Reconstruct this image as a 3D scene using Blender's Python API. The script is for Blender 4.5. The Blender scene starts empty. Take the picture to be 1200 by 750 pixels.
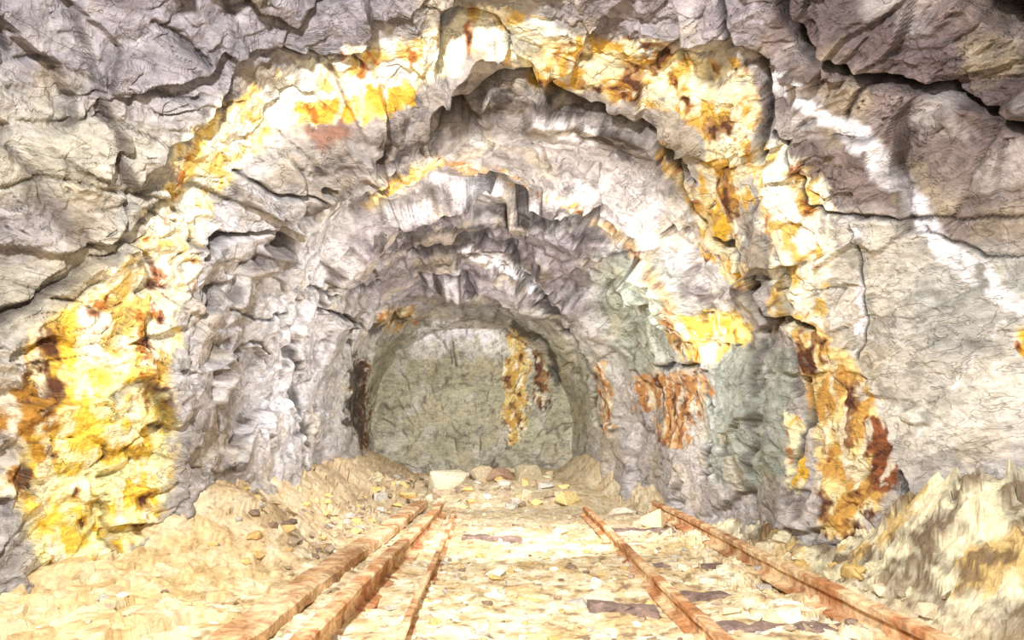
import bpy, bmesh, math, random
import numpy as np
from mathutils import Vector, Matrix
random.seed(7); rs=np.random.RandomState(11)
F32=np.float32
# ------------------------------------------------------------------ helpers
def lin(c):
    c=np.array(c,dtype=float)/255.0
    return np.where(c<=0.04045,c/12.92,((c+0.055)/1.055)**2.4)
TAB=rs.rand(8192,8).astype(F32)
GR=rs.randn(8192,3).astype(F32); GR/=np.linalg.norm(GR,axis=1)[:,None]
def hsh(ix,iy,iz,seed=0):
    h=(ix.astype(np.int64)*73856093)^(iy.astype(np.int64)*19349663)^(iz.astype(np.int64)*83492791)^(seed*2654435)
    h=(h^(h>>13))*1274126177
    return ((h^(h>>16))&8191).astype(np.int32)
def gnoise(P,seed=0):
    i=np.floor(P).astype(np.int32); f=(P-i).astype(F32)
    w=f*f*f*(f*(f*6-15)+10); out=np.zeros(len(P),F32)
    for a in (0,1):
        wa=w[:,0] if a else 1-w[:,0]
        for b in (0,1):
            wb=w[:,1] if b else 1-w[:,1]
            for c in (0,1):
                wc=w[:,2] if c else 1-w[:,2]
                g=GR[hsh(i[:,0]+a,i[:,1]+b,i[:,2]+c,seed)]
                out+=wa*wb*wc*(g[:,0]*(f[:,0]-a)+g[:,1]*(f[:,1]-b)+g[:,2]*(f[:,2]-c))
    return out*1.6
def fbm(P,o=4,seed=0,g=0.5):
    s=0;a=1;t=0
    for k in range(o):
        s=s+a*gnoise(P*(2.03**k)+k*7.3,seed+k); t+=a; a*=g
    return s/t*1.3
def ridged(P,o=4,seed=0):
    s=0;a=1;t=0
    for k in range(o):
        s=s+a*(1-2.2*np.abs(gnoise(P*(2.1**k)+k*3.1,seed+k))); t+=a; a*=.55
    return s/t
def voro(P,seed=0):
    P=P.astype(F32); cell=np.floor(P).astype(np.int32)
    n=len(P); F1=np.full(n,9e9,F32);F2=F1.copy();ID=np.zeros(n,np.int32);D=np.zeros((n,3),F32)
    for a in(-1,0,1):
        for b in(-1,0,1):
            for c in(-1,0,1):
                h=hsh(cell[:,0]+a,cell[:,1]+b,cell[:,2]+c,seed)
                d=P-(cell+np.array([a,b,c]))-TAB[h,:3]
                q=(d*d).sum(1); m=q<F1
                F2=np.where(m,F1,np.minimum(F2,q)); F1=np.where(m,q,F1)
                ID=np.where(m,h,ID); D[m]=d[m]
    return np.sqrt(F1),np.sqrt(F2),ID,D
def facets(P,A,B,seed=0,full=False):
    f1,f2,i,d=voro(P,seed)
    g=(TAB[i,3:6]-.5)*2
    r=(TAB[i,6]-.5)*2*A+(g*d).sum(1)*B
    return (r,TAB[i,7],np.clip(1-(f2-f1)/.06,0,1)) if full else r
def sst(a,b,x):
    t=np.clip((x-a)/(b-a),0,1); return t*t*(3-2*t)
def interp(x,xs,ys): return np.interp(x,xs,ys)
def capsule(cu,cv,pts):
    best=np.full(len(cu),99.,F32)
    for k in range(len(pts)-1):
        x0,y0,w0=pts[k];x1,y1,w1=pts[k+1]
        dx=x1-x0;dy=y1-y0;L=dx*dx+dy*dy+1e-6
        t=np.clip(((cu-x0)*dx+(cv-y0)*dy)/L,0,1)
        d=np.hypot(cu-x0-t*dx,cv-y0-t*dy)/(w0+(w1-w0)*t)
        best=np.minimum(best,d)
    return best
def stroke(cu,cv,pts,w=None):
    if w is not None: pts=[(p[0],p[1],w) for p in pts]
    xs=[p[0] for p in pts];ys=[p[1] for p in pts];m=max(p[2] for p in pts)*2.2+4
    sel=np.where((cu>min(xs)-m)&(cu<max(xs)+m)&(cv>min(ys)-m)&(cv<max(ys)+m))[0]
    r=np.full(len(cu),99.,F32)
    if len(sel): r[sel]=capsule(cu[sel],cv[sel],pts)
    return r
# perspective chart of the heading: a wall point projected as seen from the camera (0,0,1)
def chart(P):
    y=np.maximum(P[:,1],.8)
    return 600+800*P[:,0]/y, 515-800*(P[:,2]-1)/y

# ------------------------------------------------------------------ floor height
def floor_z(x,y,detail=True):
    x=np.atleast_1d(np.asarray(x,dtype=float));y=np.atleast_1d(np.asarray(y,dtype=float))
    cx=interp(y,[0,5,15],[0,-.1,-.9])
    zl=interp(y,[0,4.0,4.7,5.3,9,14],[.1,.14,.3,.7,.72,.5])
    zr=interp(y,[0,3,4.2,4.7,5.5,8,12,15],[.78,.86,.72,.5,.45,.5,.7,.6])
    wob=.18*fbm(np.stack([x*.3,y*.9,x*0],1),2,77)
    bl=sst(-1.3,-2.5,x-cx*.6+wob)**1.1; br=sst(1.95,2.7,x+interp(y,[0,9,14],[0,0,1.1])+wob*.5)
    z=zl*bl+zr*br
    z=z+.36*sst(9,14,y)*(1-.4*sst(.5,2,np.abs(x)))
    if detail:
        P=np.stack([x,y,z*.8],1)
        z=z+.05*fbm(P*1.3,3,3)+.02*fbm(P*5,3,9)
        amp=.18+1.1*sst(1.3,1.9,np.abs(x+.1))
        z=z+amp*facets(P*np.array([3.5,3.5,1]),.04,.04,5)+amp*facets(P*np.array([10,10,1]),.018,.018,6)
        br2=br*(y<8)
        z=z+br2*(facets(P*np.array([2.2,2.2,2.])+fbm(P*3,2,4)[:,None]*.2,.07,.13,8)+facets(P*np.array([6,6,4.]),.03,.05,10)+.02*ridged(P*5,3,12))
    return z

# ------------------------------------------------------------------ rock shell
Yk=[-3,0,2.5,3.2,3.9,4.4,5.0,5.4,8,12,15.2]
WL=[4.2,4.0,3.6,3.35,3.05,2.75,2.36,2.30,2.25,2.15,2.1]
WR=[4.2,4.0,3.7,3.40,3.10,2.80,2.50,2.42,2.40,2.3,2.2]
HH=[4.0,3.8,3.5,3.30,3.08,2.86,2.70,2.62,2.58,2.5,2.35]
ys=np.concatenate([np.linspace(-3,2.8,26)[:-1],np.linspace(2.8,3.4,70)[:-1],np.linspace(3.4,5.3,290)[:-1],1/np.linspace(1/5.3,1/14.6,280)])
NT=1100
th=np.radians(np.linspace(-42,222,NT))
fcap=np.linspace(1,.02,90)[1:]
fs=np.concatenate([np.ones(len(ys)),fcap])
ycap=14.6+.5*(1-fcap**3)
yy=np.concatenate([ys,ycap]); NR=len(yy)
Y,T=np.meshgrid(yy,th,indexing='ij'); FS=fs[:,None]*np.ones_like(T)
c=np.cos(T);s=np.sin(T)
wl=interp(Y,Yk,WL);wr=interp(Y,Yk,WR);hh=interp(Y,Yk,HH)
W=np.where(c>0,wr,wl); n=np.where(c>0,2.05,2.35)
rup=((np.abs(c)/W)**n+(np.abs(s)/hh)**n)**(-1/n)
r=np.where(s>=0,rup,W/np.maximum(np.abs(c),.3))*FS
cx=interp(Y,[0,5,8,15],[0,-.06,-.22,-.95])
zc=1-1.6*(1-FS)
B=np.stack([cx+r*c,Y,zc+r*s],-1)
dy=np.gradient(B,axis=0);dt=np.gradient(B,axis=1)
N=np.cross(dt,dy);N/=np.linalg.norm(N,axis=-1)[...,None]+1e-9
inward=np.stack([-c,-.3*np.ones_like(c),-s],-1)
N*=np.sign((N*inward).sum(-1))[...,None]
for _ in range(6):
    N[1:-1]=(N[:-2]+N[1:-1]*2+N[2:])/4
N/=np.linalg.norm(N,axis=-1)[...,None]+1e-9
P=B.reshape(-1,3).astype(F32);Nf=N.reshape(-1,3).astype(F32)
yv=P[:,1];Tf=T.reshape(-1);capm=sst(14.3,14.62,yv)
warp=np.stack([fbm(P*1.1,3,21),fbm(P*1.1,3,22),fbm(P*1.1,3,23)],1)
warp2=np.stack([gnoise(P*5,31),gnoise(P*5,32),gnoise(P*5,33)],1)
Pw=P+.22*warp+.03*warp2
rot=np.array(Matrix.Rotation(math.radians(28),3,'Y')).astype(F32)
Q=(Pw@rot.T)
smooth_wall=sst(1.9,2.4,P[:,0])*(1-sst(2.3,2.9,P[:,2]))*(1-sst(4.6,5.,yv))
fa,t1,e1=facets(Q*np.array([.75,.8,1.35]),.13,.17,41,full=True)
fb,t2,e2=facets(Q*np.array([2.0,2.2,4.2]),.05,.10,42,full=True)
fc,t3,e3=facets(Q*np.array([5.5,6,10]),.012,.03,43,full=True)
dA=fa*(1-.4*smooth_wall)+(fb+fc)*(1-.7*smooth_wall)
rad=np.linalg.norm(P[:,[0,2]]-np.array([0,1]),axis=1)
TT=np.stack([Tf*2.4*.8+warp[:,0]*.6+.03*warp2[:,0],P[:,1]+.6*warp[:,1]+Tf*.6,rad*.5],1).astype(F32)
Pi=P+.16*warp+.012*warp2
fa,u1,g1=facets(TT*np.array([.85,.7,1.]),.16,.30,51,full=True)
fb,u2,g2=facets(Pi*np.array([1.7,1.2,1.7]),.06,.17,52,full=True)
fc,u3,g3=facets(Pi*np.array([4.6,3.2,4.6]),.012,.045,53,full=True)
fd,u4,g4=facets(Q*np.array([1.1,1.,1.3]),.12,.2,54,full=True)
fa=fa*(1-capm)+fd*capm; u1=np.where(capm>.5,u4,u1);g1=np.where(capm>.5,g4,g1)
ph=(yv+.8*warp[:,2]+.45*np.sin(Tf*2+1))/1.9
saw=(ph-np.floor(ph))
side=np.maximum(sst(2.2,2.6,Tf),sst(.75,.45,Tf))
dB=fa*(1-.5*side)+fb*(1-.3*side)+fc+.10*(saw-.5)*sst(.6,1.1,Tf)*(1-sst(2.3,2.9,Tf))*(1-capm)
ins=sst(4.75,5.25,yv+.3*warp[:,1])
d=dA*(1-ins)+dB*ins
def blur(a,k):
    a=a.reshape(NR,NT).copy()
    for _ in range(k):
        a[1:-1]=(a[:-2]+2*a[1:-1]+a[2:])/4
        a[:,1:-1]=(a[:,:-2]+2*a[:,1:-1]+a[:,2:])/4
    return a.reshape(-1)
d=blur(d,1);db=blur(d,2); bm_=sst(4.8,5.8,yv); d=d*(1-bm_)+db*bm_
dd=blur(d,5); bm_=sst(7,11,yv); d=d*(1-bm_)+dd*bm_
d*=1-.5*sst(11,14.4,yv)
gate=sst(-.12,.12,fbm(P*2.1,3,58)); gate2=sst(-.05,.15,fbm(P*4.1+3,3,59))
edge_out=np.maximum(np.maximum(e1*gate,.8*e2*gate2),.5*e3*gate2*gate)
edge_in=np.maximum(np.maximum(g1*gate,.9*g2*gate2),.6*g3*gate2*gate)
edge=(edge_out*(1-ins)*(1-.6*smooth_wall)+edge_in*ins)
fade=1-.8*sst(7,11,yv)
d-=.04*edge*fade
d+=(.02*ridged(P*4.2,4,61)+.008*fbm(P*17,3,66))*(1-.5*smooth_wall)*fade*(1-.65*ins)
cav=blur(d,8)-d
t_out=(t1*.5+t2*.3+t3*.2); t_in=(u1*.35+u2*.4+u3*.25); tone=t_out*(1-ins)+t_in*ins
cu,cv=chart(P)
wu=cu+6*gnoise(P*3.,71)+3*gnoise(P*11,72)
wv=cv+6*gnoise(P*3.,73)+3*gnoise(P*11,74)
CR=[ # (points, halfwidth, depth)
 ([(355,192,4),(400,188,12),(440,178,13),(480,158,14),(530,134,10),(590,98,8),(615,98,9),(650,122,14),(700,142,9),(760,172,6),(805,225,3)],.3),
 ([(440,284,2),(480,270,7),(520,254,10),(580,236,9),(640,252,9),(700,262,6),(742,292,5),(775,340,5),(797,395,3)],.28),
 ([(350,235,2),(400,215,8),(440,196,5)],.12),
 ([(380,362,2),(430,382,4),(480,335,6),(520,318,6),(570,335,3)],.15),
 ([(590,290,3),(640,345,6),(670,395,6),(694,450,4),(700,500,3)],.12),
 ([(480,300,3),(540,285,7),(600,292,4)],.15),
 ([(600,380,3),(640,405,6),(655,450,4)],.06),
 ([(400,440,3),(440,395,5),(480,380,3)],.06),
 ([(238,300,4),(262,276,5),(305,262,2)],.14),([(288,328,2),(318,300,4),(348,278,2)],.12),
 ([(330,380,3),(350,440,5),(356,520,5)],.1),([(425,430,7),(420,470,9),(424,515,6)],.08),([(405,380,2),(412,440,4),(408,500,3)],.05),
 ([(355,330,2),(390,350,3),(440,325,2)],.08),([(270,200,2),(300,215,3),(350,205,2)],.08),([(255,420,2),(290,400,2),(320,430,2)],.05),([(260,360,1.5),(300,370,2),(340,345,1.5)],.05),
 ([(0,85,2),(60,72,2),(120,98,2),(230,106,3)],.05),([(175,18,2),(215,50,4),(240,70,2)],.07),
 ([(-40,230,2),(60,208,2),(110,218,2),(210,238,2)],.05),([(0,25,3),(20,75,5)],.1),([(60,150,1.5),(120,140,2),(200,165,1.5)],.04),
 ([(100,250,1.5),(150,240,2),(205,262,1.5)],.04),([(20,330,1.5),(80,350,2),(110,330,1.5)],.03),
 ([(840,-20,4),(858,50,4),(885,72,5)],.12),([(915,-20,7),(945,55,9),(1000,92,9),(1100,112,8),(1210,165,8)],.22),
 ([(1120,-30,14),(1170,20,18),(1230,70,18)],.28),([(900,165,3),(955,240,3),(1060,262,2),(1220,258,2)],.06),
 ([(985,140,3),(1010,105,3),(1060,95,2)],.08),([(880,340,3),(905,372,6),(950,384,6)],.2),([(925,395,3),(940,470,5),(935,560,5)],.12),
 ([(830,440,3),(845,500,4),(830,560,4)],.1),([(765,185,4),(800,240,5),(870,300,4),(905,385,5)],.16),([(885,80,5),(892,150,6),(880,200,4)],.16),
 ([(300,60,2),(400,50,3),(420,70,2)],.08),([(770,430,4),(840,425,4)],.1),([(1050,560,4),(1095,620,7),(1110,680,8)],.2),
 ([(1075,270,1.5),(1150,300,2),(1210,300,1.5)],.04),([(1000,260,1.5),(1012,330,2),(1000,420,1.5)],.03)]
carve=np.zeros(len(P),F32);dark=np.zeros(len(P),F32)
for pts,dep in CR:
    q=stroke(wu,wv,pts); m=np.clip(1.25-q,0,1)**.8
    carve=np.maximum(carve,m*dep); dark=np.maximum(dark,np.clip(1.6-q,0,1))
q=stroke(wu,wv,[(880,450,46),(880,510,50)]);d+=.1*sst(1.3,.5,q)
d-=blur(carve,1)
P2=P+Nf*d[:,None]
# ---- colours
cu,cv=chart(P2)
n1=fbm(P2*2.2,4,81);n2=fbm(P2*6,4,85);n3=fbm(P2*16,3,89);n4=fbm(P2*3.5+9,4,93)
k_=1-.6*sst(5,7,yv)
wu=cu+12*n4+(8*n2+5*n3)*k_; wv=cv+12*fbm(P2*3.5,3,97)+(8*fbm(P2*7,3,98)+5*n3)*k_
C=np.tile(lin((180,173,169)),(len(P2),1)).astype(F32)
def paint(col,pts,w=None,soft=.35,amt=1.,mod=None):
    global C
    q=stroke(wu,wv,pts,w)
    m=1-sst(1-soft,1+soft,q); m=m*amt
    if mod is not None: m=m*mod
    C=C*(1-m[:,None])+lin(col).astype(F32)*m[:,None]
paint((138,131,136),[(0,60,110),(200,20,110),(420,0,80)],soft=.5)  # grey slabs, with top-corner vignetting darkened into the colour
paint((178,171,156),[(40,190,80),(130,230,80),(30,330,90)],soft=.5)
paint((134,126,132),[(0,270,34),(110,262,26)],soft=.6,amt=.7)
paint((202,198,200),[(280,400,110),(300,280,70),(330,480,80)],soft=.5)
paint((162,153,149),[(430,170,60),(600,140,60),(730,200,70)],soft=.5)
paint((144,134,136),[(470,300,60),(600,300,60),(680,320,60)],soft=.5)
paint((172,167,142),[(500,470,90),(620,470,90)],soft=.4)
paint((220,214,202),[(490,405,14),(560,395,16),(620,410,12)],soft=.6)
paint((176,180,162),[(740,340,45),(760,400,40)],soft=.5)
paint((160,165,155),[(880,450,52),(880,520,56)],soft=.25)
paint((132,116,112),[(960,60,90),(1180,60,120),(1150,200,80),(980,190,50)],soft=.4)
paint((84,71,73),[(940,-10,44),(1060,50,44),(1200,90,60)],soft=.5,amt=.85)  # dark brown slabs; corner vignetting is also put into this tone
paint((220,213,200),[(1030,330,70),(1040,460,90),(1160,430,100)],soft=.4)
paint((194,191,184),[(1110,360,60),(1180,330,50)],soft=.5)
paint((154,143,147),[(700,0,50),(860,10,40)],soft=.5)
paint((148,132,124),[(1190,240,60),(1100,240,30)],soft=.5,amt=.8)
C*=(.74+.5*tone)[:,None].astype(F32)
mm=sst(.05,.45,n1)*.32
C=C*(1-mm[:,None])+lin((222,216,212)).astype(F32)*mm[:,None]
mm=sst(.05,.4,-n2);C=C*(1-.34*mm[:,None])
mm=sst(.12,.4,fbm(P2*1.6+5,4,101))*.35
C=C*(1-mm[:,None])+lin((196,178,142)).astype(F32)*mm[:,None]
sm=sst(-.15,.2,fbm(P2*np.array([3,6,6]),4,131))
paint((64,56,56),[(380,200,14),(450,178,20),(530,140,16),(600,110,12),(660,130,16),(740,180,14)],soft=.6,amt=.88,mod=sm)  # shade beneath the roof ledges, painted on as mottled dark bands
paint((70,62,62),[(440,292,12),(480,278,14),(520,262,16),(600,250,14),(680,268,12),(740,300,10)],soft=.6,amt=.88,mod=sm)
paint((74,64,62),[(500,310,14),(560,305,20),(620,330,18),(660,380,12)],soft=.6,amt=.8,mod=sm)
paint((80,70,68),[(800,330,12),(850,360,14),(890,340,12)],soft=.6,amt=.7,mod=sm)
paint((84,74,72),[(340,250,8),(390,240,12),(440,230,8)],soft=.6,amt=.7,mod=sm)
for k,pts in enumerate([[(900,88,7),(960,130,9),(1010,165,12),(1055,215,15),(1085,265,11),(1120,305,12),(1165,340,13),(1215,385,10)],
            [(510,212,5),(550,220,9),(600,226,6)],[(490,392,6),(530,388,12),(575,396,8)],[(540,290,5),(600,315,8),(640,350,5)],
            [(640,150,10),(690,160,8)],[(455,250,4),(500,240,5)],[(1000,270,3),(1010,370,5),(1000,420,4)],[(1170,380,2),(1120,450,2),(1080,510,2)]]):
    paint((242,238,242),pts,soft=.5,amt=.92,mod=sst(-.3,.05,n2+.2*n3+(.25 if k==0 else 0)))
nb=fbm(P2*4.5+3,4,111);nc=fbm(P2*np.array([5,5,2.6])+13,4,115);nd=fbm(P2*9+1,4,119);ne=fbm(P2*np.array([8,8,3.5])+21,4,123)
def band(pts,cream=(250,238,200),gold=(230,184,60),rust=(178,98,28),g=.0,r=.3,soft=.14,grey=.3):
    global C
    q=stroke(wu,wv,pts); m=(1-sst(1-soft,1+soft,q))
    m=(m*(1-.85*sst(grey-.02,grey+.12,ne)*sst(.3,.8,q)))[:,None]
    col=np.tile(lin(cream),(len(P2),1))
    a=sst(-.14,.16,nb+g)[:,None]; col=col*(1-a)+lin(gold)*a
    a=(sst(.0,.25,ne-.02)*.6)[:,None]; col=col*(1-a)+lin((255,250,226))*a
    a=sst(-.03,.16,nc+nd*.6+nb*.2-r)[:,None]*.85; col=col*(1-a)+lin(rust)*a
    a=sst(.0,.1,nc+nd*.6-r-.24)[:,None]; col=col*(1-a)+lin((92,54,30))*a
    C=(C*(1-m)+col*m).astype(F32)
Yl=(240,204,80)
band([(95,625,62),(110,570,85),(120,500,88),(115,430,74),(150,380,62)],cream=(255,244,180),gold=Yl,rust=(182,134,52),g=.06,r=.36,grey=.9)
band([(50,400,20),(48,450,22),(40,490,26),(52,520,18)],cream=(230,190,80),gold=(196,146,52),rust=(116,76,38),g=.2,r=.14,grey=.6)
band([(0,480,26),(40,480,28)],gold=(170,120,46),rust=(96,58,34),g=.3,r=.05)
band([(0,575,14),(30,560,14)],gold=(170,120,46),rust=(96,58,34),g=.1,r=.1)
band([(150,380,58),(185,320,42),(215,250,34),(240,190,34),(290,140,34)],cream=(255,250,228),gold=(236,204,116),g=-.1,r=.46)
band([(290,140,32),(360,110,34),(430,90,36),(500,70,32)],cream=(246,240,226),gold=(228,192,108),g=-.14,r=.46,grey=.2)
band([(350,130,10),(410,128,15),(470,112,14)],cream=(246,214,120),gold=(224,170,60),g=.2,r=.32)
band([(500,70,30),(560,42,30),(620,48,30),(660,70,30)],cream=(252,244,216),gold=(230,190,108),g=-.08,r=.36)
band([(640,75,30),(720,80,36),(800,100,36),(850,120,40)],cream=(248,232,184),gold=(218,170,72),rust=(160,108,52),g=.06,r=.22,grey=.25)
band([(850,110,34),(855,170,30),(850,230,30),(840,280,26)],cream=(244,228,186),gold=(212,168,76),rust=(150,104,56),g=.02,r=.22,grey=.2)
band([(905,190,26),(930,240,42),(940,290,40),(930,350,30),(945,390,20)],cream=(254,248,228),gold=(228,190,104),g=-.12,r=.42)
band([(835,240,14),(850,300,12),(870,340,10)],g=.05,r=.26)
band([(800,390,22),(850,385,26),(820,410,20)],cream=(248,226,130),gold=(224,182,76),g=.12,r=.38)
band([(765,460,22),(810,455,20),(790,505,20)],cream=(206,164,112),gold=(178,126,74),rust=(132,84,54),g=.15,r=.16,grey=.2)
band([(950,400,18),(975,450,34),(995,510,40),(1000,570,38),(990,610,30)],cream=(244,218,150),gold=(206,158,80),rust=(134,86,48),g=.02,r=.14)
band([(1025,500,12),(1035,560,12)],cream=(164,100,52),gold=(140,82,46),rust=(100,58,40),g=.3,r=.14)
band([(930,500,12),(935,560,14)],cream=(250,240,196),g=-.1,r=.4)
band([(1200,400,16),(1210,420,14)],g=.1,r=.1)
band([(425,242,5),(470,215,9),(510,190,7)],cream=(236,206,140),gold=(212,172,90),g=.0,r=.4,soft=.4)
band([(510,190,4),(580,205,5),(650,235,5),(710,262,6),(745,300,7),(780,350,9),(795,400,10)],cream=(200,172,132),gold=(176,134,84),rust=(130,86,56),g=.0,r=.15,soft=.5,grey=.1)
band([(770,180,6),(800,220,8),(830,260,8)],cream=(220,196,140),gold=(196,152,76),g=.05,r=.15,grey=.15)
band([(603,400,12),(606,450,14),(604,505,12)],cream=(222,196,128),gold=(196,156,80),rust=(124,84,48),g=.05,r=.2)
band([(632,420,8),(634,470,9)],cream=(150,114,70),gold=(126,88,44),rust=(70,46,28),g=.1,r=.1)
band([(424,430,9),(420,480,10),(426,520,7)],cream=(140,96,64),gold=(116,74,44),rust=(64,42,32),g=.2,r=.05)
band([(705,430,6),(712,500,8)],cream=(210,176,130),gold=(180,132,80),g=.05,r=.15)
band([(450,375,12),(480,370,10)],cream=(190,164,116),gold=(180,140,80),g=-.1,r=.3)
paint((136,80,56),[(372,158,13),(400,153,11)],soft=.5,amt=.75)
paint((196,188,180),[(560,68,14),(570,66,14)],soft=.5,amt=.7)
# brown dirt along joints, with recess shade painted in from the cavity map
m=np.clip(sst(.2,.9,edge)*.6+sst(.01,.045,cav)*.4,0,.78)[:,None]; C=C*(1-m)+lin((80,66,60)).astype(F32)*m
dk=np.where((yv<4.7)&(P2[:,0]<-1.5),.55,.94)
m=(sst(.35,1.2,dark)*dk)[:,None]; C=C*(1-m)+lin((40,33,33)).astype(F32)*m  # carved cracks and ledge gaps painted near-black to deepen their shade
# ------------------------------------------------------------------ mesh creation
def make_mesh(name,V,Fc,col,mat,smooth=False):
    used,inv=np.unique(Fc.reshape(-1),return_inverse=True)
    V=V[used].astype(F32);col=col[used];Fc=inv.reshape(Fc.shape)
    me=bpy.data.meshes.new(name);me.vertices.add(len(V));me.vertices.foreach_set('co',V.reshape(-1))
    k=Fc.shape[1];me.loops.add(Fc.size);me.loops.foreach_set('vertex_index',Fc.reshape(-1).astype(np.int32))
    me.polygons.add(len(Fc));me.polygons.foreach_set('loop_start',(np.arange(len(Fc))*k).astype(np.int32))
    me.polygons.foreach_set('loop_total',np.full(len(Fc),k,np.int32))
    me.polygons.foreach_set('use_smooth',np.full(len(Fc),smooth))
    me.update(calc_edges=True)
    a=me.color_attributes.new('Col','FLOAT_COLOR','POINT')
    a.data.foreach_set('color',np.concatenate([np.clip(col,0,1),np.ones((len(col),1))],1).astype(F32).reshape(-1))
    me.materials.append(mat)
    o=bpy.data.objects.new(name,me);bpy.context.collection.objects.link(o);return o
def node_mat(name,attr=True,base=(.5,.5,.5),scale=18,lo=.72,hi=1.22,rough=.65,bump=.6,dist=.03,crack=.35,spec=.4,aniso=None,dust=None):
    m=bpy.data.materials.new(name);m.use_nodes=True;nt=m.node_tree;N_=nt.nodes;L=nt.links
    b=N_['Principled BSDF'];b.inputs['Roughness'].default_value=rough
    b.inputs['Specular IOR Level'].default_value=spec
    tc=N_.new('ShaderNodeTexCoord');src=tc.outputs['Object']
    if aniso:
        mp=N_.new('ShaderNodeMapping');mp.inputs['Rotation'].default_value=(0,math.radians(aniso[0]),0);mp.inputs['Scale'].default_value=aniso[1]
        L.new(src,mp.inputs['Vector']);src=mp.outputs['Vector']
    def noise(s,det,ro=.6,dis=0.):
        n=N_.new('ShaderNodeTexNoise');n.inputs['Scale'].default_value=s;n.inputs['Detail'].default_value=det
        n.inputs['Roughness'].default_value=ro;n.inputs['Distortion'].default_value=dis
        L.new(src,n.inputs['Vector']);return n
    n1=noise(scale,5,.72,.5)
    mr=N_.new('ShaderNodeMapRange');mr.inputs['From Min'].default_value=.35;mr.inputs['From Max'].default_value=.65
    mr.inputs['To Min'].default_value=lo;mr.inputs['To Max'].default_value=hi;L.new(n1.outputs['Fac'],mr.inputs['Value'])
    val=mr.outputs['Result']; hgt=n1.outputs['Fac']
    if crack>0:
        wn=noise(scale*.22,4,.6,.6)
        sb=N_.new('ShaderNodeMath');sb.operation='SUBTRACT';L.new(wn.outputs['Fac'],sb.inputs[0]);sb.inputs[1].default_value=.5
        ab=N_.new('ShaderNodeMath');ab.operation='ABSOLUTE';L.new(sb.outputs[0],ab.inputs[0])
        vr=N_.new('ShaderNodeMapRange');vr.inputs['From Min'].default_value=0.;vr.inputs['From Max'].default_value=.012
        vr.inputs['To Min'].default_value=1-crack;vr.inputs['To Max'].default_value=1.;L.new(ab.outputs[0],vr.inputs['Value'])
        mu=N_.new('ShaderNodeMath');mu.operation='MULTIPLY';L.new(val,mu.inputs[0]);L.new(vr.outputs['Result'],mu.inputs[1]);val=mu.outputs[0]
        ad=N_.new('ShaderNodeMath');ad.operation='MULTIPLY_ADD';L.new(vr.outputs['Result'],ad.inputs[0]);ad.inputs[1].default_value=.4;L.new(hgt,ad.inputs[2]);hgt=ad.outputs[0]
    vm=N_.new('ShaderNodeVectorMath');vm.operation='SCALE'
    if attr:
        at=N_.new('ShaderNodeAttribute');at.attribute_name='Col';colr=at.outputs['Color']
    else:
        rgb=N_.new('ShaderNodeRGB');rgb.outputs[0].default_value=(*base,1);colr=rgb.outputs[0]
        if dust is not None:
            dn=noise(3.,4,.65);dm=N_.new('ShaderNodeMapRange');dm.inputs['From Min'].default_value=.42;dm.inputs['From Max'].default_value=.6
            L.new(dn.outputs['Fac'],dm.inputs['Value']);mx=N_.new('ShaderNodeMixRGB');L.new(dm.outputs['Result'],mx.inputs['Fac'])
            L.new(colr,mx.inputs['Color1']);mx.inputs['Color2'].default_value=(*dust,1);colr=mx.outputs['Color']
    L.new(colr,vm.inputs[0])
    L.new(val,vm.inputs['Scale']);L.new(vm.outputs['Vector'],b.inputs['Base Color'])
    bp=N_.new('ShaderNodeBump');bp.inputs['Strength'].default_value=bump;bp.inputs['Distance'].default_value=dist
    L.new(hgt,bp.inputs['Height']);L.new(bp.outputs['Normal'],b.inputs['Normal'])
    return m
rock=node_mat('rock_face_stone',scale=11,aniso=(35,(1,.9,2.)),crack=.4,bump=.75,dist=.04,lo=.7,hi=1.2)
dirt=node_mat('sandy_rubble_ground',scale=22,lo=.74,hi=1.16,rough=.9,crack=.12,bump=.55,spec=.15)
I,J=np.meshgrid(np.arange(NR-1),np.arange(NT-1),indexing='ij')
a=(I*NT+J);Fq=np.stack([a,a+1,a+NT+1,a+NT],-1).reshape(-1,4)
tj=np.degrees(th)[J.reshape(-1)];ii=I.reshape(-1);cap=ii>=len(ys)-1
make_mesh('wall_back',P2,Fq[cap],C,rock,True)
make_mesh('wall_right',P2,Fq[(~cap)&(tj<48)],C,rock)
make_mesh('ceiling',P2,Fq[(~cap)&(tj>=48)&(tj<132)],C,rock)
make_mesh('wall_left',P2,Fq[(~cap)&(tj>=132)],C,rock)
# floor
fy=np.concatenate([np.linspace(-3,2.4,30)[:-1],1/np.linspace(1/2.4,1/15.4,340)])
ft=np.linspace(-1,1,700)
FY,FT=np.meshgrid(fy,ft,indexing='ij')
half=interp(FY,[-3,2.5,3.9,5.5,15.4],[5,4.5,3.7,3.3,3.6])
FX=FT*half
Z=floor_z(FX.reshape(-1),FY.reshape(-1))
PF=np.stack([FX.reshape(-1),FY.reshape(-1),Z],1)
fn1=fbm(PF*1.7,4,201);fn2=fbm(PF*6,4,205);fn3=fbm(PF*14,3,209);fn4=fbm(PF*np.array([3,3,8]),4,213)
CF=np.tile(lin((234,214,172)),(len(PF),1))
def mixc(C_,col,m): m=m[:,None]; return C_*(1-m)+lin(col)*m
CF=mixc(CF,(248,238,210),sst(-.1,.25,fn2))
CF=mixc(CF,(220,190,134),sst(0,.35,fn1)*.75)
CF=mixc(CF,(184,154,112),sst(.12,.36,-fn2+.3*fn3)*.65)
CF=mixc(CF,(124,100,82),sst(.25,.45,fn3-.3*fn2)*.6)
far=sst(5,9,PF[:,1]);CF=mixc(CF,(180,162,132),far*.55)
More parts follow.
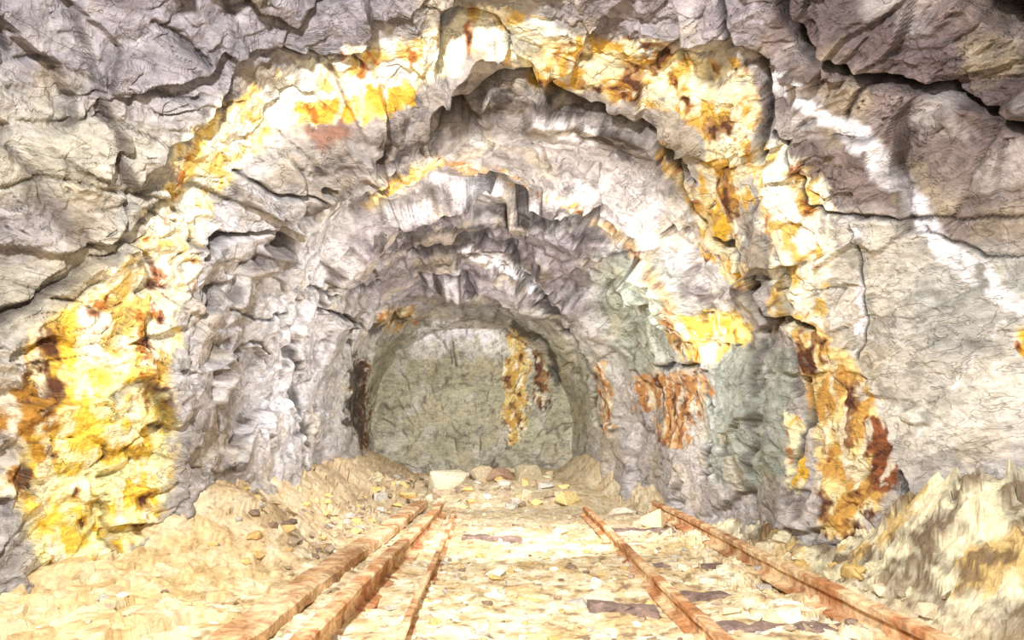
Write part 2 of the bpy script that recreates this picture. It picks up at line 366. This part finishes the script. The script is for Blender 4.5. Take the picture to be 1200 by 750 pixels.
left=sst(-1.35,-1.9,PF[:,0]);CF=mixc(CF,(188,164,130),left*.6*sst(4.4,5.4,PF[:,1]));CF=mixc(CF,(216,184,124),left*.5*(1-sst(4.4,5.4,PF[:,1])))
rt=sst(1.95,2.3,PF[:,0])*(1-sst(8,9,PF[:,1]))
CR_=np.tile(lin((180,172,148)),(len(PF),1));CR_=mixc(CR_,(232,222,188),sst(-.05,.15,fn4));CR_=mixc(CR_,(206,170,92),sst(.05,.2,fn1+.4*fn2-.05)*.7);CR_=mixc(CR_,(112,90,70),sst(.1,.24,-fn4+.4*fn3)*.8)
CF=CF*(1-rt[:,None])+CR_*rt[:,None]
i2,j2=np.meshgrid(np.arange(len(fy)-1),np.arange(len(ft)-1),indexing='ij')
a=i2*len(ft)+j2;Ff=np.stack([a,a+1,a+len(ft)+1,a+len(ft)],-1).reshape(-1,4)
make_mesh('floor',PF,Ff,CF,dirt)
# ------------------------------------------------------------------ rocks
def rocks(name,items,mat):
    bm=bmesh.new();lay=bm.verts.layers.float_color.new('Col')
    for (x,y,z,sx,sy,sz,col,rot) in items:
        b=bmesh.new()
        for k in range(random.randint(10,16)):
            v=Vector((random.gauss(0,1),random.gauss(0,1),random.gauss(0,1))).normalized()
            q=max(abs(v.x),abs(v.y),abs(v.z)); v=v*(.5+.5/q)*random.uniform(.8,1.1)
            b.verts.new((v.x*sx,v.y*sy,v.z*sz))
        bmesh.ops.convex_hull(b,input=b.verts[:])
        for v in [v for v in b.verts if not v.link_faces]: b.verts.remove(v)
        if max(sx,sy)>.08: bmesh.ops.bevel(b,geom=b.edges[:],offset=.06*min(sx,sy,sz),segments=1,affect='EDGES')
        R=Matrix.Rotation(rot,3,'Z')@Matrix.Rotation(random.uniform(-.3,.3),3,'X')
        mp={}
        for v in b.verts:
            w=R@v.co; nv=bm.verts.new((w.x+x,w.y+y,w.z+z)); nv[lay]=(*lin(col),1); mp[v]=nv
        for f in b.faces: bm.faces.new([mp[v] for v in f.verts])
        b.free()
    me=bpy.data.meshes.new(name);bm.to_mesh(me);bm.free();me.materials.append(mat)
    o=bpy.data.objects.new(name,me);bpy.context.collection.objects.link(o);return o
def settle(it,k_=.3):
    zz=floor_z([i[0] for i in it],[i[1] for i in it])
    return [(i[0],i[1],zz[k]+i[5]*k_,*i[3:]) for k,i in enumerate(it)]
stone=node_mat('loose_stone',scale=26,lo=.72,hi=1.25,rough=.8,crack=.2,bump=.7,dist=.015)
pal=[(230,214,178),(242,234,210),(200,178,142),(180,160,134),(218,186,124),(142,122,102),(192,186,174)]
it=[]
for k in range(650):
    y=1/random.uniform(1/9.5,1/2.6);x=random.uniform(-2.3,1.9)
    if random.random()<.6: x=random.uniform(-.6,1.9)
    sz=abs(random.gauss(0,.015))+.009
    it.append((x,y,0,sz*random.uniform(1,1.6),sz*random.uniform(1,1.4),sz*.7,random.choice(pal),random.uniform(0,6.28)))
for k in range(160):
    y=random.uniform(4.8,9.3);x=random.uniform(-2.15,-1.5);sz=random.uniform(.015,.06)
    it.append((x,y,0,sz*1.5,sz,sz*.7,random.choice(pal[2:]),random.uniform(0,6.28)))
for (x,y,a_,b_,c_,col) in [(1.62,3.95,.09,.07,.04,(252,246,226)),(-.12,5.0,.1,.08,.04,(252,248,230)),(-.1,4.3,.09,.06,.04,(252,248,232)),(.25,6.2,.1,.07,.05,(240,232,210)),(.5,7.1,.12,.08,.06,(230,214,170)),(1.55,7.6,.2,.17,.16,(240,214,166)),(1.45,8.8,.2,.16,.12,(190,180,160))]:
    it.append((x,y,0,a_,b_,c_,col,random.uniform(0,1)))
rocks('loose_floor_stones',settle(it),stone)
it=[]
for k in range(50):
    y=random.uniform(3.4,6.0);x=random.uniform(2.08,2.25)
    s_=random.uniform(.02,.07)
    it.append((x,y,0,s_*1.3,s_,s_*.8,random.choice([(204,190,158),(226,214,180),(206,176,112),(168,152,126)]),random.uniform(0,6.28)))
rocks('spoil_heap_stones',settle(it,.1),stone)
it=[]
for k in range(170):
    y=random.uniform(9.8,13.4);x=random.uniform(-2.3,.9);s_=random.uniform(.03,.13)
    it.append((x,y,0,s_*1.4,s_,s_*.7,random.choice(pal[2:]+[(200,190,160),(150,130,104)]),random.uniform(0,6.28)))
for (x,y,a_,b_,c_,col) in [(-1.1,11.8,.4,.3,.26,(210,200,172)),(-.55,12.4,.3,.25,.2,(176,160,130)),(-.2,12.4,.36,.3,.16,(150,122,98)),(.3,12.3,.32,.3,.22,(172,158,130)),
      (.85,10.1,.24,.22,.18,(206,184,126)),(.4,10.6,.3,.26,.2,(190,176,146))]:
    it.append((x,y,0,a_,b_,c_,col,random.uniform(0,1)))
rocks('rubble_at_heading',settle(it,.3),stone)
# ------------------------------------------------------------------ rails
dustc=tuple(lin((242,212,168)))
rust=node_mat('rusty_rail_steel',attr=False,base=tuple(lin((190,134,90))),scale=13,lo=.55,hi=1.25,rough=.85,crack=.0,bump=.6,dist=.01,dust=dustc,spec=.12)
wood=node_mat('weathered_sleeper_timber',attr=False,base=tuple(lin((140,118,108))),scale=14,lo=.5,hi=1.3,rough=.85,crack=.2,bump=.7,dist=.01)
woodl=node_mat('weathered_baulk_timber',attr=False,base=tuple(lin((190,144,100))),scale=11,lo=.5,hi=1.3,rough=.85,crack=.2,bump=.7,dist=.012,dust=dustc)
def sweep(name,prof,path,mat,wob=.006):
    bm=bmesh.new();rings=[]
    n_=int((path[-1][1]-path[0][1])/.15)
    px=[p[0] for p in path];py=[p[1] for p in path];pz=[p[2] for p in path]
    for k in range(n_+1):
        y=path[0][1]+(path[-1][1]-path[0][1])*k/n_
        x=float(np.interp(y,py,px))+random.uniform(-wob,wob)*.4+.012*math.sin(y*1.1);z=float(np.interp(y,py,pz))
        rings.append([bm.verts.new((x+a_+random.uniform(-wob,wob)*.5,y,z+b_+random.uniform(-wob,wob)*.4)) for a_,b_ in prof])
    for k in range(n_):
        for q in range(len(prof)):
            r_=(q+1)%len(prof);bm.faces.new((rings[k][q],rings[k][r_],rings[k+1][r_],rings[k+1][q]))
    bm.faces.new(rings[0][::-1]);bm.faces.new(rings[-1])
    bmesh.ops.recalc_face_normals(bm,faces=bm.faces[:])
    me=bpy.data.meshes.new(name);bm.to_mesh(me);bm.free();me.materials.append(mat)
    o=bpy.data.objects.new(name,me);bpy.context.collection.objects.link(o);return o
def prof_rail(k):
    h=[(-.07,0),(-.07,.012),(-.012,.026),(-.010,.085),(-.034,.094),(-.036,.122),(-.028,.13)]
    return [(a_*k,b_*k) for a_,b_ in h]+[(-a_*k,b_*k) for a_,b_ in h[::-1]]
def prof_beam(w,h):
    return [(-w/2,0),(-w/2,h*.85),(-w/2+.02,h),(w/2-.03,h*.95),(w/2,h*.75),(w/2,0)]
sweep('mine_rail',prof_rail(1.35),[(-.90,2.4,-.02),(-.92,6,-.02),(-.94,9.2,.0)],rust,.008)
sweep('mine_rail',prof_rail(.6),[(-.50,2.6,.0),(-.58,5,.0),(-.74,8.7,.02)],rust,.006)
sweep('mine_rail',prof_rail(.9),[(.96,2.4,.0),(.95,6,.0),(.94,8.9,.02)],rust,.006)
sweep('mine_rail',prof_rail(1.2),[(1.86,2.4,.0),(1.88,5,.0),(1.93,9.3,.02)],rust,.006)
sweep('timber_baulk',prof_beam(.2,.09),[(-1.31,2.4,.0),(-1.32,6,.01),(-1.27,9.6,.06)],woodl,.02)
def sleeper(x0,x1,y,ang,z=.0):
    bm=bmesh.new();w=.14;h=.07;n_=10;rings=[]
    for k in range(n_+1):
        x=x0+(x1-x0)*k/n_
        rings.append([bm.verts.new((x,y+(x-x0)*ang+b_+random.uniform(-.02,.02),z+c_+random.uniform(-.012,.012))) for b_,c_ in((-w/2,-.03),(-w/2,h*.6),(-w/2+.02,h*.8),(w/2-.02,h*.8),(w/2,h*.6),(w/2,-.03))])
    for k in range(n_):
        for q in range(6):
            bm.faces.new((rings[k][q],rings[k][(q+1)%6],rings[k+1][(q+1)%6],rings[k+1][q]))
    bm.faces.new(rings[0][::-1]);bm.faces.new(rings[-1]);bmesh.ops.recalc_face_normals(bm,faces=bm.faces[:])
    me=bpy.data.meshes.new('railway_sleeper');bm.to_mesh(me);bm.free();me.materials.append(wood)
    o=bpy.data.objects.new('railway_sleeper',me);bpy.context.collection.objects.link(o)
for x0,x1,y,ang,z in [(.45,.82,4.05,-.5,-.01),(1.05,1.6,4.35,-.15,-.03),(1.05,1.75,3.6,-.05,-.03),(1.1,1.75,5.3,0,-.025),(-.5,.1,6.9,-.3,-.02),(1.05,1.75,7.4,0,-.02)]:
    sleeper(x0,x1,y,ang,z)
# ------------------------------------------------------------------ lights
def area(name,loc,tgt,size,power,col=(1,.985,.965),spread=180):
    l=bpy.data.lights.new(name,'AREA');l.size=size;l.energy=power;l.color=col;l.spread=math.radians(spread)
    o=bpy.data.objects.new(name,l);o.location=loc
    o.rotation_euler=(Vector(tgt)-Vector(loc)).to_track_quat('-Z','Y').to_euler();bpy.context.collection.objects.link(o)
area('floodlight',(-.9,.3,3.2),(.1,6,1.5),.25,440)
area('floodlight',(1.3,-.2,1.2),(0,6,2.4),.8,75)
area('tunnel_fill_light',(.2,4.8,2.1),(-.5,12,1.5),.15,215,spread=130)  # unseen fill light added to brighten the bore
area('tunnel_fill_light',(-.3,8.8,2.1),(-1.0,15,1.6),.15,85,spread=140)  # second added fill, hidden from view, lifts the end face
w=bpy.data.worlds.new('World');bpy.context.scene.world=w;w.use_nodes=True
w.node_tree.nodes['Background'].inputs[0].default_value=(1,.98,.97,1);w.node_tree.nodes['Background'].inputs[1].default_value=.38
cam=bpy.data.cameras.new('camera');co=bpy.data.objects.new('camera',cam);bpy.context.collection.objects.link(co)
co.location=(0,0,1);co.rotation_euler=(math.pi/2,0,0);cam.lens=24;cam.sensor_width=36;cam.shift_y=140/1200
cam.clip_start=.05
bpy.context.scene.camera=co
bpy.context.scene.view_settings.view_transform='Standard'
